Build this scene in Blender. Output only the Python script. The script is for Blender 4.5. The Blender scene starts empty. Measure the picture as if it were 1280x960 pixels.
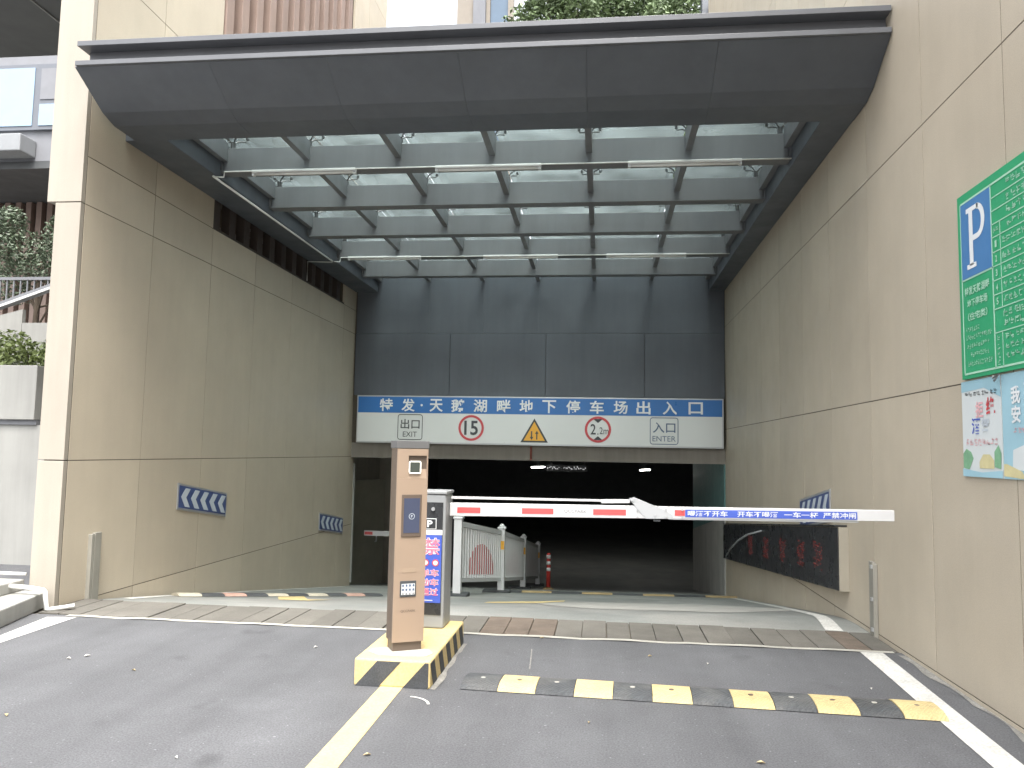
import bpy, bmesh, math, random
from mathutils import Vector, Matrix, noise
random.seed(7)
S = bpy.context.scene
COL = S.collection
# ------------------------------------------------------------------ camera
yaw, pitch, roll = 0.1149518, 0.0857134, 0.0184791
cy, sy, cp, sp = math.cos(yaw), math.sin(yaw), math.cos(pitch), math.sin(pitch)
fw = Vector((-sy*cp, cy*cp, sp)); rt = Vector((cy, sy, 0)); up = rt.cross(fw)
r2 = rt*math.cos(roll) + up*math.sin(roll); u2 = up*math.cos(roll) - rt*math.sin(roll)
cam_d = bpy.data.cameras.new('camera'); cam = bpy.data.objects.new('camera', cam_d); COL.objects.link(cam)
M = Matrix.Identity(4)
for i in range(3):
    M[i][0], M[i][1], M[i][2] = r2[i], u2[i], -fw[i]
M[2][3] = 1.5
cam.matrix_world = M
cam_d.sensor_width = 36; cam_d.lens = 981.08/1280*36; cam_d.clip_start = .05; cam_d.clip_end = 3000
S.camera = cam
# ------------------------------------------------------------------ sky, sun, exposure
SUN_EL, SUN_AZ = math.radians(65), math.radians(163)      # azimuth clockwise from +Y
W = bpy.data.worlds.new('World'); S.world = W; W.use_nodes = True
nt = W.node_tree; bg = nt.nodes['Background']
sky = nt.nodes.new('ShaderNodeTexSky'); sky.sky_type = 'NISHITA'; sky.sun_disc = False
sky.sun_elevation = SUN_EL; sky.sun_rotation = SUN_AZ; sky.dust_density = 6; sky.air_density = 1.2; sky.ozone_density = .6
hs = nt.nodes.new('ShaderNodeHueSaturation'); hs.inputs['Saturation'].default_value = .22
nt.links.new(sky.outputs[0], hs.inputs['Color']); nt.links.new(hs.outputs[0], bg.inputs[0])
bg.inputs[1].default_value = .15
sd = bpy.data.lights.new('sun', 'SUN'); sd.energy = .8; sd.angle = math.radians(30); sd.color = (1, .96, .9)
so = bpy.data.objects.new('sun', sd); COL.objects.link(so)
sdir = Vector((math.sin(SUN_AZ)*math.cos(SUN_EL), math.cos(SUN_AZ)*math.cos(SUN_EL), math.sin(SUN_EL)))
so.rotation_euler = sdir.to_track_quat('Z', 'Y').to_euler(); so.location = (-8, -10, 30)
S.view_settings.view_transform = 'Standard'; S.view_settings.look = 'None'
S.view_settings.exposure = 2.1; S.view_settings.gamma = 1
# ------------------------------------------------------------------ materials
MATS = {}
def add_tread(m):
    n = m.node_tree.nodes; l = m.node_tree.links; b = n['Principled BSDF']
    geo = n.new('ShaderNodeNewGeometry'); mp = n.new('ShaderNodeMapping'); mp.inputs['Rotation'].default_value = (0, 0, .7); l.new(geo.outputs['Position'], mp.inputs[0])
    w = n.new('ShaderNodeTexWave'); w.inputs['Scale'].default_value = 16; l.new(mp.outputs[0], w.inputs['Vector'])
    bp = n.new('ShaderNodeBump'); bp.inputs['Strength'].default_value = .5; bp.inputs['Distance'].default_value = .006
    l.new(w.outputs['Fac'], bp.inputs['Height']); l.new(bp.outputs[0], b.inputs['Normal'])
def mat(name, col, rough=.6, metal=0, var=.08, scale=3, speck=0, speck_scale=120, bump=0, bump_scale=60,
        rnd=0, streak=0, spec=.5, emit=None, estr=0, col2=None, trans=0, tracks=0):
    if name in MATS: return MATS[name]
    m = bpy.data.materials.new(name); m.use_nodes = True; n = m.node_tree.nodes; l = m.node_tree.links
    b = n['Principled BSDF']; b.inputs['Roughness'].default_value = rough; b.inputs['Metallic'].default_value = metal
    b.inputs['Specular IOR Level'].default_value = spec
    tc = n.new('ShaderNodeTexCoord'); co = tc.outputs['Object']
    geo = n.new('ShaderNodeNewGeometry'); wp = geo.outputs['Position']
    def noi(sc, det=4, vec=wp, r=.6):
        x = n.new('ShaderNodeTexNoise'); x.inputs['Scale'].default_value = sc; x.inputs['Detail'].default_value = det
        x.inputs['Roughness'].default_value = r; l.new(vec, x.inputs['Vector']); return x.outputs['Fac']
    def mapr(fac, a, c, lo, hi):
        x = n.new('ShaderNodeMapRange'); x.inputs[1].default_value = a; x.inputs[2].default_value = c
        x.inputs[3].default_value = lo; x.inputs[4].default_value = hi; l.new(fac, x.inputs[0]); return x.outputs[0]
    def mul(a, f):
        x = n.new('ShaderNodeVectorMath'); x.operation = 'SCALE'; l.new(a, x.inputs[0]); l.new(f, x.inputs['Scale']); return x.outputs[0]
    rgb = n.new('ShaderNodeRGB'); rgb.outputs[0].default_value = (*col, 1); c = rgb.outputs[0]
    if col2:
        mx = n.new('ShaderNodeMix'); mx.data_type = 'RGBA'; l.new(mapr(noi(scale*.7, 5), .42, .62, 0, 1), mx.inputs[0])
        l.new(c, mx.inputs[6]); mx.inputs[7].default_value = (*col2, 1); c = mx.outputs[2]
    if var: c = mul(c, mapr(noi(scale, 6), .25, .75, 1-var, 1+var))
    if speck:
        c = mul(c, mapr(noi(speck_scale, 2, r=.5), .3, .7, 1-speck, 1+speck))
    if streak:
        mp = n.new('ShaderNodeMapping'); mp.inputs['Scale'].default_value = (5, 5, .35); l.new(wp, mp.inputs[0])
        c = mul(c, mapr(noi(1.6, 5, mp.outputs[0]), .35, .75, 1+streak*.3, 1-streak))
    if tracks:
        mp = n.new('ShaderNodeMapping'); mp.inputs['Scale'].default_value = (1.6, .16, 1); l.new(wp, mp.inputs[0])
        c = mul(c, mapr(noi(1.0, 4, mp.outputs[0]), .38, .68, 1+tracks*.6, 1-tracks*.5))
        c = mul(c, mapr(noi(2.3, 3, r=.4), .66, .76, 1, 1-tracks*1.2))
        c = mul(c, mapr(noi(.8, 7, r=.75), .55, .75, 1, 1+tracks))
        c = mul(c, mapr(noi(42, 1, r=.3), .74, .8, 1, 1.9))
    if rnd:
        oi = n.new('ShaderNodeObjectInfo'); c = mul(c, mapr(oi.outputs['Random'], 0, 1, 1-rnd, 1+rnd))
    l.new(c, b.inputs['Base Color'])
    l.new(mapr(noi(scale*2.3, 4), .3, .7, max(rough-.08, .02), min(rough+.08, 1)), b.inputs['Roughness'])
    if bump:
        bp = n.new('ShaderNodeBump'); bp.inputs['Strength'].default_value = bump; bp.inputs['Distance'].default_value = .004
        l.new(noi(bump_scale, 5), bp.inputs['Height']); l.new(bp.outputs[0], b.inputs['Normal'])
    if emit: b.inputs['Emission Color'].default_value = (*emit, 1); b.inputs['Emission Strength'].default_value = estr
    if trans: b.inputs['Transmission Weight'].default_value = trans
    MATS[name] = m; return m
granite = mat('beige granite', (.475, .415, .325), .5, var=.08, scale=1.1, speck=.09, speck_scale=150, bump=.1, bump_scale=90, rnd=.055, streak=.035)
granite_end = mat('front light toned granite', (.33, .298, .25), .55, var=.05, scale=1.5, speck=.08, speck_scale=150, bump=.1, rnd=.02, streak=.08)  # same granite as the walls, colour darkened to offset the strong front light
joint = mat('dark joint', (.1, .085, .065), .9)
asphalt = mat('asphalt', (.096, .0975, .103), .86, var=.16, scale=.9, speck=.24, speck_scale=95, bump=.55, bump_scale=150, spec=.3, tracks=.22)
epoxy = mat('worn green floor paint', (.195, .203, .192), .6, var=.15, scale=1.1, speck=.1, speck_scale=60, bump=.2, col2=(.25, .248, .232))
worn = mat('bare cement', (.34, .33, .305), .8, var=.14, scale=2.5, speck=.08, bump=.2)
cement = mat('cement', (.36, .35, .31), .85, var=.15, scale=4, speck=.1, bump=.3)
drain = mat('drain slab concrete', (.115, .108, .094), .85, var=.18, scale=3, speck=.14, speck_scale=110, bump=.3, rnd=.12)
rusty = mat('rusty plate', (.12, .095, .075), .8, var=.25, scale=6, speck=.15, bump=.3)
white_paint = mat('white road paint', (.52, .515, .485), .75, var=.16, scale=5, speck=.2, speck_scale=60, bump=.3)
yellow_paint = mat('yellow road paint', (.56, .44, .21), .7, var=.12, scale=5, speck=.12, speck_scale=70, bump=.25)
dark_metal = mat('dark grey canopy metal', (.088, .098, .114), .48, var=.12, scale=1.2, rnd=.05, streak=.1)
beam_metal = mat('lit canopy grey', (.15, .154, .16), .5, var=.08, scale=2, streak=.1, rnd=.03)  # canopy grey made lighter, the light on beams and ribs put into the colour
fascia_metal = mat('slate grey channel paint', (.115, .12, .13), .45, var=.08, scale=2, streak=.06)
white_metal = mat('white enamel', (.6, .6, .6), .4, var=.04, scale=5)
grey_box = mat('light grey enamel', (.27, .28, .285), .45, var=.06, scale=4)
black_panel = mat('black gloss panel', (.035, .037, .04), .3, var=.1)
gold = mat('champagne metal', (.36, .27, .2), .42, metal=.2, var=.04, scale=3)
bronze = mat('dark bronze metal', (.15, .115, .09), .45, metal=.3, var=.08)
red_tape = mat('red reflective tape', (.6, .09, .09), .4, var=.06)
blue_sign = mat('blue sign film', (.03, .15, .42), .35, var=.05)
blue_banner = mat('blue banner print', (.06, .11, .48), .45, var=.05)
navy = mat('navy sign film', (.055, .085, .21), .4, var=.08)
pale_film = mat('pale reflective film', (.5, .55, .6), .4, var=.05)
white_sign = mat('white sign face', (.66, .67, .66), .35, var=.03, scale=1)
alu = mat('aluminium trim', (.5, .51, .52), .4, metal=.6, var=.05)
ink = mat('dark ink', (.06, .065, .07), .6)
blue_ink = mat('grey blue ink', (.1, .14, .22), .6)
red_ink = mat('red ink', (.55, .07, .08), .5)
pink_ink = mat('pink red print', (.75, .2, .28), .5)
pinkpale = mat('pale pink print', (.7, .4, .42), .6)
amber = mat('amber film', (.75, .38, .04), .4, var=.04)
green_sign = mat('green notice film', (.035, .33, .15), .4, var=.07, scale=2)
mint = mat('pale mint print', (.38, .62, .47), .5)
p_blue = mat('parking blue film', (.07, .2, .42), .4, var=.06)
white_ink = mat('white print', (.72, .74, .75), .5)
poster_white = mat('poster white', (.62, .66, .66), .5, var=.04)
poster_blue = mat('poster sky blue', (.32, .52, .6), .5, var=.12, scale=2)
leaf_print = mat('poster green print', (.2, .4, .24), .5, var=.25, scale=12)
yellow_print = mat('poster yellow print', (.6, .54, .3), .5, var=.15, scale=12)
bump_black = mat('black rubber', (.05, .053, .056), .75, var=.2, scale=6, speck=.2, bump=.5, bump_scale=120, rnd=.12)
bump_yellow = mat('yellow rubber', (.5, .4, .2), .7, var=.15, scale=6, speck=.15, bump=.4, bump_scale=120, rnd=.08)
add_tread(bump_yellow); bump_tread = mat('black bump rubber', (.058, .062, .066), .75, var=.25, scale=5, speck=.2, rnd=.12, col2=(.085, .086, .085)); add_tread(bump_tread)
bump_brown = mat('dirty yellow rubber', (.3, .22, .11), .8, var=.2, scale=6, speck=.15, rnd=.1)
bump_cream = mat('faded cream rubber', (.42, .38, .3), .8, var=.15, scale=6, speck=.15, rnd=.06)
bump_red = mat('faded red rubber', (.4, .25, .2), .8, var=.15, scale=6, speck=.15, rnd=.06)
pvc = mat('white pvc', (.72, .72, .69), .45, var=.05)
tube_glass = mat('opal tube', (.75, .75, .72), .35, var=.02)
tube_lit = mat('lit tube', (.8, .8, .8), .4, emit=(1, .98, .92), estr=14)
led_red = mat('dim red led', (.1, .02, .02), .5, emit=(1, .1, .06), estr=.012)
led_white = mat('dim white led', (.3, .3, .3), .5, emit=(1, 1, 1), estr=.25)
screen = mat('blue grey screen', (.05, .06, .1), .15, emit=(.3, .36, .55), estr=.01)
conc_int = mat('garage concrete', (.27, .25, .22), .85, var=.12, scale=1.2, streak=.15)
int_dark = mat('dim garage paint', (.36, .37, .38), .8, var=.12)
teal = mat('teal wall paint', (.13, .27, .26), .6, var=.1, streak=.1)
int_white = mat('scuffed white wall', (.4, .39, .36), .7, var=.15, scale=2, streak=.2)
door_m = mat('olive steel door', (.2, .19, .15), .5, var=.12)
brown_fin = mat('brown pink cladding', (.25, .18, .148), .55, var=.1, scale=2, rnd=.08, streak=.1)
brown_back = mat('brown backing', (.09, .068, .058), .7, var=.15)
bark = mat('bark', (.09, .07, .05), .9, var=.25, scale=8, bump=.6)
leaf_a = mat('leaf green', (.12, .17, .075), .5, var=.5, scale=4, rnd=.1)
leaf_b = mat('leaf dull green', (.085, .115, .07), .5, var=.5, scale=5)
leaf_c = mat('leaf yellow green', (.15, .19, .06), .5, var=.45, scale=6)
plaster = mat('pale grey plaster', (.3, .298, .28), .8, var=.08, scale=1.5, streak=.12, bump=.1)
bluegrey = mat('blue grey plaster', (.19, .195, .21), .7, var=.08)
ceil_dark = mat('dark ceiling panel', (.075, .08, .082), .5, var=.15, scale=1)
soil = mat('soil', (.06, .05, .035), .95, var=.3)
window_glass = mat('window glass', (.3, .4, .5), .08, metal=.6, var=.03)
dark_glass = mat('dark window glass', (.08, .12, .17), .1, var=.05)
lens = mat('lens glass', (.06, .07, .06), .1)
ring = mat('ring diffuser', (.8, .8, .74), .4, emit=(1, .97, .85), estr=.15)
red_pipe_m = mat('red pipe paint', (.25, .07, .05), .5)
bollard_red = mat('bollard red', (.55, .05, .04), .45, var=.08)
leaf_dry = mat('dry leaf', (.45, .36, .2), .7, rnd=.2)
paper = mat('paper scrap', (.6, .58, .53), .8, rnd=.1)
def glass_mat():
    m = bpy.data.materials.new('canopy glass'); m.use_nodes = True; n = m.node_tree.nodes; l = m.node_tree.links
    n.remove(n['Principled BSDF']); out = n['Material Output']
    t = n.new('ShaderNodeBsdfTransparent'); t.inputs[0].default_value = (.82, .88, .87, 1)
    g = n.new('ShaderNodeBsdfGlossy'); g.inputs['Roughness'].default_value = .04; g.inputs[0].default_value = (.9, .95, 1, 1)
    d = n.new('ShaderNodeBsdfTranslucent'); d.inputs[0].default_value = (.55, .62, .62, 1)
    lw = n.new('ShaderNodeFresnel'); lw.inputs[0].default_value = 1.5
    a = n.new('ShaderNodeMixShader'); b = n.new('ShaderNodeMixShader')
    geo = n.new('ShaderNodeNewGeometry')
    nz = n.new('ShaderNodeTexNoise'); nz.inputs['Scale'].default_value = 2.2; nz.inputs['Detail'].default_value = 6; l.new(geo.outputs['Position'], nz.inputs['Vector'])
    mr = n.new('ShaderNodeMapRange'); mr.inputs[1].default_value = .3; mr.inputs[2].default_value = .8; mr.inputs[3].default_value = .12; mr.inputs[4].default_value = .45
    l.new(nz.outputs['Fac'], mr.inputs[0]); l.new(mr.outputs[0], a.inputs[0]); l.new(t.outputs[0], a.inputs[1]); l.new(d.outputs[0], a.inputs[2])
    l.new(lw.outputs[0], b.inputs[0]); l.new(a.outputs[0], b.inputs[1]); l.new(g.outputs[0], b.inputs[2]); l.new(b.outputs[0], out.inputs[0])
    return m
canopy_glass = glass_mat()
# ------------------------------------------------------------------ mesh helpers
class MB:
    def __init__(s): s.v = []; s.f = []
    def add(s, vs, fs):
        o = len(s.v); s.v += [tuple(x) for x in vs]; s.f += [tuple(i+o for i in f) for f in fs]; return s
    def box(s, x0, x1, y0, y1, z0, z1):
        return s.add([(x0,y0,z0),(x1,y0,z0),(x1,y1,z0),(x0,y1,z0),(x0,y0,z1),(x1,y0,z1),(x1,y1,z1),(x0,y1,z1)],
                     [(0,3,2,1),(4,5,6,7),(0,1,5,4),(1,2,6,5),(2,3,7,6),(3,0,4,7)])
    def prism(s, pts, d):             # polygon of 3d points extruded by d
        n = len(pts); d = Vector(d); a = [Vector(p) for p in pts]
        nrm = Vector((0, 0, 0))
        for i in range(n): nrm += a[i].cross(a[(i+1) % n])
        if nrm.dot(d) > 0: a = a[::-1]
        return s.add(a + [p+d for p in a], [tuple(range(n)), tuple(range(2*n-1, n-1, -1))] + [((i+1) % n, i, i+n, (i+1) % n+n) for i in range(n)])
    def tube(s, pts, r, k=8, r1=None):
        pts = [Vector(p) for p in pts]; n = len(pts); rings = []
        for i, p in enumerate(pts):
            t = (pts[min(i+1, n-1)]-pts[max(i-1, 0)]).normalized()
            ref = Vector((0, 0, 1)) if abs(t.z) < .9 else Vector((1, 0, 0))
            a = t.cross(ref).normalized(); b = t.cross(a)
            rr = r if r1 is None else r+(r1-r)*i/(n-1)
            rings.append([p+(a*math.cos(q*2*math.pi/k)+b*math.sin(q*2*math.pi/k))*rr for q in range(k)])
        vs = [v for g in rings for v in g]
        fs = [(i*k+q, i*k+(q+1) % k, (i+1)*k+(q+1) % k, (i+1)*k+q) for i in range(n-1) for q in range(k)]
        fs += [tuple(range(k-1, -1, -1)), tuple(range((n-1)*k, n*k))]
        return s.add(vs, fs)
    def build(s, name, m, parent=None, local=False, smooth=False, bevel=0, loc=None):
        if loc is None:
            xs, ys, zs = zip(*s.v); loc = Vector(((min(xs)+max(xs))/2, (min(ys)+max(ys))/2, min(zs)))
        else: loc = Vector(loc)
        me = bpy.data.meshes.new(name); me.from_pydata([Vector(v)-loc for v in s.v], [], s.f); me.update()
        me.materials.append(m)
        if smooth:
            for p in me.polygons: p.use_smooth = True
        o = bpy.data.objects.new(name, me); COL.objects.link(o); o.location = loc
        if parent is not None:
            o.parent = parent
            if not local or parent.parent is not None: o.matrix_parent_inverse = Matrix.Translation(-wloc(parent))
        if bevel:
            bv = o.modifiers.new('bevel', 'BEVEL'); bv.width = bevel; bv.segments = 2; bv.limit_method = 'ANGLE'
        return o
def wloc(o):
    p = Vector(o.location)
    return p    # world-mode parents only ever carry translations (a part's location is kept in world coordinates)
def tag(o, label=None, cat=None, group=None, kind=None):
    if label: o['label'] = label
    if cat: o['category'] = cat
    if group: o['group'] = group
    if kind: o['kind'] = kind
    return o
def thing(name, label, cat, loc, rz=0, group=None):
    o = bpy.data.objects.new(name, None); COL.objects.link(o); o.location = loc; o.rotation_euler = (0, 0, rz)
    o.empty_display_size = .2
    return tag(o, label, cat, group)
def box(name, m, b, parent=None, local=False, bevel=0):
    return MB().box(*b).build(name, m, parent, local, bevel=bevel)
def sheet(name, m, pts, o, ux, uy, d, parent, local=False):
    """flat polygon in the plane o + a*ux + b*uy, as a plate of thickness d (towards ux x uy)"""
    o, ux, uy = Vector(o), Vector(ux), Vector(uy); n = ux.cross(uy).normalized()
    return MB().prism([o+ux*a+uy*b for a, b in pts], n*d).build(name, m, parent, local)
TX = {}
def glyphs(body, bold):
    k = (body, bold)
    if k not in TX:
        c = bpy.data.curves.new('t', 'FONT'); c.body = body; c.offset = bold; c.resolution_u = 3
        o = bpy.data.objects.new('t', c); COL.objects.link(o)
        dg = bpy.context.evaluated_depsgraph_get(); dg.update()
        me = bpy.data.meshes.new_from_object(o.evaluated_get(dg))
        v = [tuple(x.co) for x in me.vertices]; f = [tuple(p.vertices) for p in me.polygons]
        bpy.data.objects.remove(o); bpy.data.curves.remove(c); bpy.data.meshes.remove(me)
        xs = [p[0] for p in v]; ys = [p[1] for p in v]; x0, x1, y0, y1 = min(xs), max(xs), min(ys), max(ys)
        TX[k] = ([((x-x0)/(x1-x0)-.5, (y-y0)/(y1-y0)-.5) for x, y, z in v], f)
    return TX[k]
def text(body, w, h, m, o, ux, uy, parent, local=False, bold=.012, name='lettering'):
    v, f = glyphs(body, bold); o, ux, uy = Vector(o), Vector(ux), Vector(uy)
    b = MB(); b.add([o+ux*(x*w)+uy*(y*h) for x, y in v], f)
    return b.build(name, m, parent, local)
def circ(r, k=28, cx=0, cy=0): return [(cx+r*math.cos(i*2*math.pi/k), cy+r*math.sin(i*2*math.pi/k)) for i in range(k)]
def annulus(name, m, r0, r1, o, ux, uy, d, parent, local=False, k=32):
    o, ux, uy = Vector(o), Vector(ux), Vector(uy); n = ux.cross(uy).normalized()*d; b = MB(); vs = []
    for i in range(k):
        e = ux*math.cos(i*2*math.pi/k)+uy*math.sin(i*2*math.pi/k)
        vs += [o+e*r0+n, o+e*r1+n, o+e*r1, o+e*r0]
    fs = []
    for i in range(k):
        j = (i+1) % k
        fs += [(4*i, 4*i+1, 4*j+1, 4*j), (4*i+1, 4*i+2, 4*j+2, 4*j+1), (4*i+3, 4*i, 4*j, 4*j+3)]
    b.add(vs, fs); return b.build(name, m, parent, local)
def clip(poly, W_, H_):
    for ax, val, sg in ((0, 0, 1), (0, W_, -1), (1, 0, 1), (1, H_, -1)):
        out = []
        for i in range(len(poly)):
            a, b = poly[i-1], poly[i]; da, db = (a[ax]-val)*sg, (b[ax]-val)*sg
            if (da >= 0) != (db >= 0):
                t = da/(da-db); out.append((a[0]+(b[0]-a[0])*t, a[1]+(b[1]-a[1])*t))
            if db >= 0: out.append(b)
        poly = out
        if not poly: return []
    return poly
XL, XR = -4.96, 2.32
YD = Vector((0, 1, 0)); ZU = Vector((0, 0, 1)); XD = Vector((1, 0, 0))
# ------------------------------------------------------------------ ground, ramp
def rz(x, y):
    y0 = 7.25+(x-XL)/(XR-XL)*.62
    yy = min(y, 21.5); d = yy-y0
    return -.149*(math.sqrt(d*d+.09)+d)/2
g = MB()
def gq(x0, x1, y0, y1): g.add([(x0, y0, 0), (x1, y0, 0), (x1, y1, 0), (x0, y1, 0)], [(0, 1, 2, 3)])
gq(-600, 600, -600, 6.54); gq(-600, -5.2, 6.54, 14.6); gq(2.6, 600, 6.54, 14.6); gq(-600, -9.4, 14.6, 45); gq(8.4, 600, 14.6, 45); gq(-600, 600, 45, 900)
road = tag(g.build('road', asphalt, loc=(0, 0, 0)), kind='structure')
g = MB(); NX, NY = 14, 110
vs = []; fs = []
for j in range(NY+1):
    y = 7.19+(45-7.19)*(j/NY)**1.5
    for i in range(NX+1):
        a, b = (-5.15, 2.5) if y < 15.7 else ((-5.75, 2.5) if y < 20.5 else (-9.4, 8.4))
        x = a+(b-a)*i/NX; vs.append((x, y, rz(x, y)))
for j in range(NY):
    for i in range(NX): fs.append((j*(NX+1)+i, j*(NX+1)+i+1, (j+1)*(NX+1)+i+1, (j+1)*(NX+1)+i))
g.add(vs, fs); ramp = tag(g.build('ramp', epoxy, loc=(0, 7.2, 0), smooth=True), kind='structure')
def decal(name, m, pts, dz, parent, fn=rz, sub=14):
    """strip between two polylines, laid on the ground (pts: list of (xa,ya,xb,yb) rungs)"""
    b = MB(); vs = []; fs = []
    for i in range(len(pts)-1):
        for k in range(sub+(1 if i == len(pts)-2 else 0)):
            t = k/sub; q = [pts[i][c]+(pts[i+1][c]-pts[i][c])*t for c in range(4)]
            for e in range(5):
                x = q[0]+(q[2]-q[0])*e/4; y = q[1]+(q[3]-q[1])*e/4; vs.append((x, y, fn(x, y)+dz))
    nr = len(vs)//5
    for i in range(nr-1):
        for e in range(4): fs.append((i*5+e, i*5+e+1, (i+1)*5+e+1, (i+1)*5+e))
    b.add(vs, fs); return b.build(name, m, parent)
flat = lambda x, y: 0
# road markings
decal('edge_line', white_paint, [(1.88, 3.2, 2.04, 3.2), (2.0, 6.5, 2.17, 6.5)], .004, road, flat)
decal('edge_line', white_paint, [(-4.5, 4.2, -4.36, 4.2), (-4.6, 5.6, -4.46, 5.56), (-4.74, 6.42, -4.5, 6.47)], .004, road, flat)
decal('centre_line', yellow_paint, [(-1.36, 2.6, -1.21, 2.6), (-1.38, 4.99, -1.235, 4.99)], .004, road, flat)
def arc_pts(cx, cy, r, a0, a1, w):
    return [(cx+(r-w)*math.cos(math.radians(a)), cy+(r-w)*math.sin(math.radians(a)), cx+(r+w)*math.cos(math.radians(a)), cy+(r+w)*math.sin(math.radians(a))) for a in range(a0, a1+1, 12)]
decal('chalk_mark', white_paint, arc_pts(-1.16, 4.66, .16, 12, 84, .008), .005, road, flat, 4)
decal('chalk_mark', mat('grit', (.2, .195, .18), .95, var=.3, scale=8, speck=.3), [(-.488, 5.55, -.477, 5.55), (-.5, 5.8, -.492, 5.8), (-.52, 6.1, -.511, 6.1)], .005, road, flat, 4)
decal('cement_edge', cement, [(-4.62, 6.485, -4.62, 6.545), (2.26, 6.5, 2.26, 6.56)], .006, road, lambda x, y: .008*noise.noise((x*3, 0, 0)), 40)
# dust along the right wall foot
_y = [2+.12*i for i in range(38)]
decal('wall_foot_dust', mat('grit', (.2, .195, .18), .95, var=.3, scale=8, speck=.3), [(2.31-.05*max(0, .6+1.6*noise.noise((y*2.1, 3, 0)))-.012*random.random(), y, 2.33, y) for y in _y], .004, road, flat, 3)
decal('island_foot_dust', MATS['grit'], [(-1.065, y, -1.05+.04*max(0, .5+1.5*noise.noise((y*3, 8, 0)))+.01*random.random(), y) for y in [4.98+.08*i for i in range(16)]], .004, road, flat, 3)
# ramp paint
def ell(cx, cy, a, b, n=20):
    out = []
    for i in range(n+1):
        t = -1+2*i/n; w = math.sqrt(max(0, 1-t*t))*b*(1+.25*noise.noise((cx+t*2.3, 5, 1)))
        out.append((cx+a*t, cy-w+.12*t, cx+a*t, cy+w*.8+.12*t))
    return out
decal('worn_patch', worn, ell(.72, 9.25, 1.45, 1.0), .004, ramp, rz, 2)
decal('edge_line', white_paint, [(1.95, 7.26, 2.1, 7.26), (2.08, 8.2, 2.2, 8.2), (2.12, 10, 2.22, 10), (2.12, 15, 2.22, 15)], .004, ramp)
decal('edge_line', white_paint, [(-4.86, 7.7, -4.7, 7.6), (-4.88, 10, -4.76, 10), (-4.88, 15, -4.76, 15)], .004, ramp)
decal('lane_paint', yellow_paint, [(-3.75, 9.0, -3.55, 9.3), (-3.45, 8.3, -3.2, 8.5), (-3.1, 8.25, -2.95, 8.6)], .004, ramp)
decal('lane_paint', yellow_paint, [(-1.3, 8.9, -1.3, 9.2), (-.75, 9.2, -.75, 9.75), (-.45, 9.9, -.45, 10.3)], .004, ramp)
# drain cover slabs
dr = thing('drain_cover', 'row of grey brown concrete slabs covering the drain across the ramp top', 'drain cover', (-1.2, 6.9, 0))
x = -4.93; i = 0
box('drain_bed', joint, (-4.97, 2.34, 6.53, 7.22, -.2, -.008), dr)
while x < 2.28:
    w = min(random.choice((.2, .2, .21, .22)), 2.30-x)
    if w < .05: break
    h = random.uniform(-.004, .006); gap = .004 if i % 3 else .012
    m_ = rusty if (-1.0 < x < -.45 or x > 1.55 and i % 2) else drain
    box('cover_slab', m_, (x+gap/2, x+w-gap/2, 6.553, 7.195+random.uniform(-.012, .01), -.03, .008+h), dr, bevel=.004)
    x += w; i += 1
# ------------------------------------------------------------------ side walls of stone slabs
def slab_wall(root, x, dirx, ys, zs, skip=None, m=granite, th=.04, gap=.009):
    for a, b in zip(ys[:-1], ys[1:]):
        for c, d in zip(zs[:-1], zs[1:]):
            if skip and skip((a+b)/2, (c+d)/2): continue
            j = random.uniform(-.0008, .0008)
            box('stone_slab', m, (min(x+j, x+dirx*th), max(x+j, x+dirx*th), a+gap/2, b-gap/2, c+gap/2, d-gap/2), root)
rw = thing('side_wall', 'tall beige stone slab wall on the right with the green notice board', 'wall', (2.45, 6, 0))
ysr = [-7.4+1.2*i for i in range(10)]+[4.73, 5.89, 7.11, 8.3, 9.42, 10.62, 11.82, 13.02, 14.22, 15.25]
zsr = [-1.9, .03, 1.99, 3.95, 5.91, 7.87, 9.83, 11.79]
slab_wall(rw, XR, 1, ysr, zsr)
slab_wall(rw, XR, 1, [15.25, 16.4, 17.4], zsr[4:])
box('wall_core', joint, (2.3235, 2.62, -7.4, 15.24, -1.9, 11.78), rw)
box('wall_core', joint, (2.3235, 2.62, 15.245, 17.39, 5.2, 11.78), rw)
lw_ = thing('side_wall', 'beige stone slab wall on the left with two chevron signs', 'wall', (-5.1, 11, 0))
ysl = [6.862, 8.02, 9.33, 10.6, 11.94, 13.24, 14.5, 15.42]
zsl = [-1.6, 0, 1.34, 3.8]
slab_wall(lw_, XL, -1, ysl, zsl)
slab_wall(lw_, XL, -1, ysl, [3.8, 4.27])
slab_wall(lw_, XL, -1, [6.86, 8.02, 9.33], [4.27, 6.26, 8.72, 11.18, 13])
slab_wall(lw_, XL, -1, [14.5, 15.42, 16.7], [4.27, 6.26, 8.72, 11.18, 13], skip=lambda y, z: y > 15.42 and z < 5.3)
box('wall_core', joint, (-5.2, -4.9635, 6.86, 15.4, -1.6, 4.262), lw_)
box('wall_core', joint, (-5.2, -4.9635, 6.86, 9.32, 4.266, 12.98), lw_)
box('wall_core', joint, (-5.2, -4.9635, 14.51, 16.68, 4.266, 12.98), lw_)
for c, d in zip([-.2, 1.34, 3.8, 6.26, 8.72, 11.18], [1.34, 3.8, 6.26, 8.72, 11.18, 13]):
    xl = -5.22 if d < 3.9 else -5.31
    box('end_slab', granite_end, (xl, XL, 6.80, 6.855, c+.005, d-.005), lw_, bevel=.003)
    if d > 3.9: box('return_slab', granite_end, (-5.31, -5.205, 6.856, 7.6, c+.007, d-.007), lw_, bevel=.004)
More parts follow.
